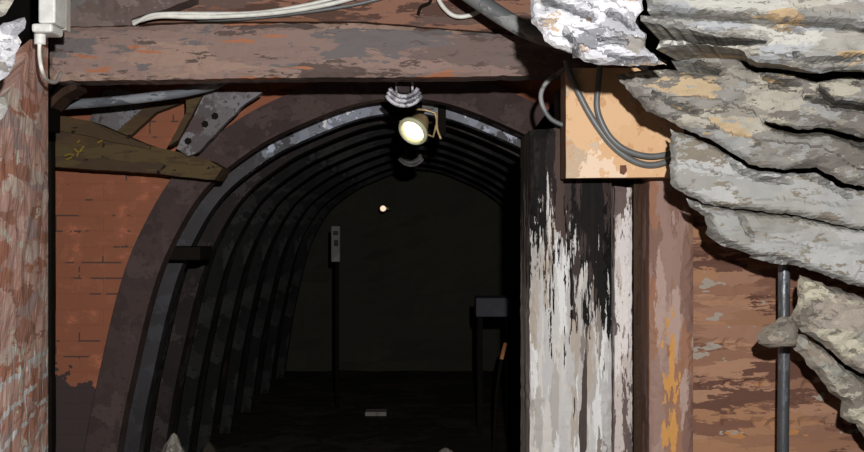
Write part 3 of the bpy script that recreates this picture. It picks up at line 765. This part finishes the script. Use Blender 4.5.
# things half seen in the dark
sg = empty('notice_board', P(335, 272, 9.2), 'narrow upright grey plate dimly seen deep in the tunnel', 'plate')
bm = bmesh.new(); boxpx(bm, 331, 226, 340, 262, 9.2, 9.24, .01); fin('board', bm, M_dim, sg)
for q in ((334, 240, 338, 246), (333, 231, 338, 235)):
    bm = bmesh.new(); boxpx(bm, *q, 9.17, 9.195, .005); fin('mark', bm, M_lining, sg)
a = P(337, 262, 9.22)
tube('stake', [(a.x, 9.22, a.z + .05), (a.x, 9.22, a.z * .5), (a.x, 9.22, -.02)], .018, M_black, sg, seg=8, sub=0)
cb = empty('cabinet', P(494, 316, 7.8), 'dark grey box standing in the dark near the right side of the tunnel', 'box')
bm = bmesh.new(); boxpx(bm, 476, 298, 512, 317, 7.8, 8.1, .01); fin('box_body', bm, patchy('dull_grey_paint', [(38,38,42), (42,42,46)], .22, 5, seed=2), cb)
for x in (480, 508):
    a = P(x, 316, 7.95)
    bm = bmesh.new(); box_bm(bm, a.x - .02, a.x + .02, 7.93, 7.97, -.02, a.z + .01); fin('leg', bm, M_black, cb)
a = P(503, 352, 7.4)
tl = empty('tool', (a.x, 7.4, 0), 'long handled tool leaning in the dark with a thin orange grip below the grey box', 'tool')
tube('shaft', [(a.x - .07, 7.32, -.01), (a.x - .05, 7.34, .4), (a.x - .012, 7.38, a.z - .05)], .013, M_black, tl, seg=8)
tube('grip', [(a.x - .012, 7.38, a.z - .05), (a.x + .004, 7.4, a.z + .01), (a.x + .02, 7.42, a.z + .06)], .015, patchy('orange_grip', [(86,56,36), (104,70,44)], .2, 9, seed=1), tl, seg=8)
def stone(x, d, r, h, seed, label, mat):
    bm = bmesh.new(); bmesh.ops.create_icosphere(bm, subdivisions=3, radius=1)
    for vv in bm.verts:
        n_ = vv.co.normalized(); k = 1 + .28 * noise.noise(n_ * 1.7 + Vector((seed, 0, 0))) + .1 * noise.noise(n_ * 5 + Vector((seed, 3, 0)))
        t = (n_.z + 1) / 2
        vv.co = Vector((n_.x * r * k * (1.1 - .75 * t), n_.y * r * k * (1.1 - .75 * t), h * t * (.9 + .1 * k)))
    bx_ = P(x, 0, d).x
    for vv in bm.verts: vv.co += Vector((bx_, d, -.02))
    tag(fin('stone', bm, mat), label, 'stone', 'stones on the tunnel floor')
stone(174, 5.62, .16, .50, 1, 'pointed pale stone at the foot of the left arches', M_stone)
stone(208, 6.1, .13, .36, 5, 'low dark stone right of the pointed pale stone', M_floor)
stone(446, 7.2, .09, .09, 9, 'small grey stone alone on the middle of the tunnel floor', M_stone)
bm = bmesh.new(); a = P(376, 415, 8.85); box_bm(bm, a.x - .09, a.x + .09, 8.8, 8.95, -.005, .03, .004)
tag(fin('plank', bm, M_dim), 'short flat plank lying on the dark tunnel floor', 'plank')

# ------------------------------------------------------------------ camera and light
cam = bpy.data.cameras.new('camera'); co = bpy.data.objects.new('camera', cam); COL.objects.link(co)
cam.sensor_width = 36; cam.lens = F / 864 * 36; cam.clip_start = .05
co.location = (0, 0, EYE); co.rotation_euler = (math.radians(90), 0, 0); S.camera = co
fl_ = bpy.data.lights.new('flash', 'POINT'); fl_.energy = 486; fl_.shadow_soft_size = .02; fl_.color = (1, .985, .96)
fo = bpy.data.objects.new('flash', fl_); COL.objects.link(fo); fo.location = (.13, .02, 1.88)
w = bpy.data.worlds.new('world'); S.world = w; w.use_nodes = True
w.node_tree.nodes['Background'].inputs[0].default_value = (.014, .0132, .011, 1)
w.node_tree.nodes['Background'].inputs[1].default_value = 1.0
vs_ = S.view_settings; vs_.view_transform = 'Standard'; vs_.look = 'None'; vs_.exposure = 0; vs_.gamma = 1; vs_.use_curve_mapping = False
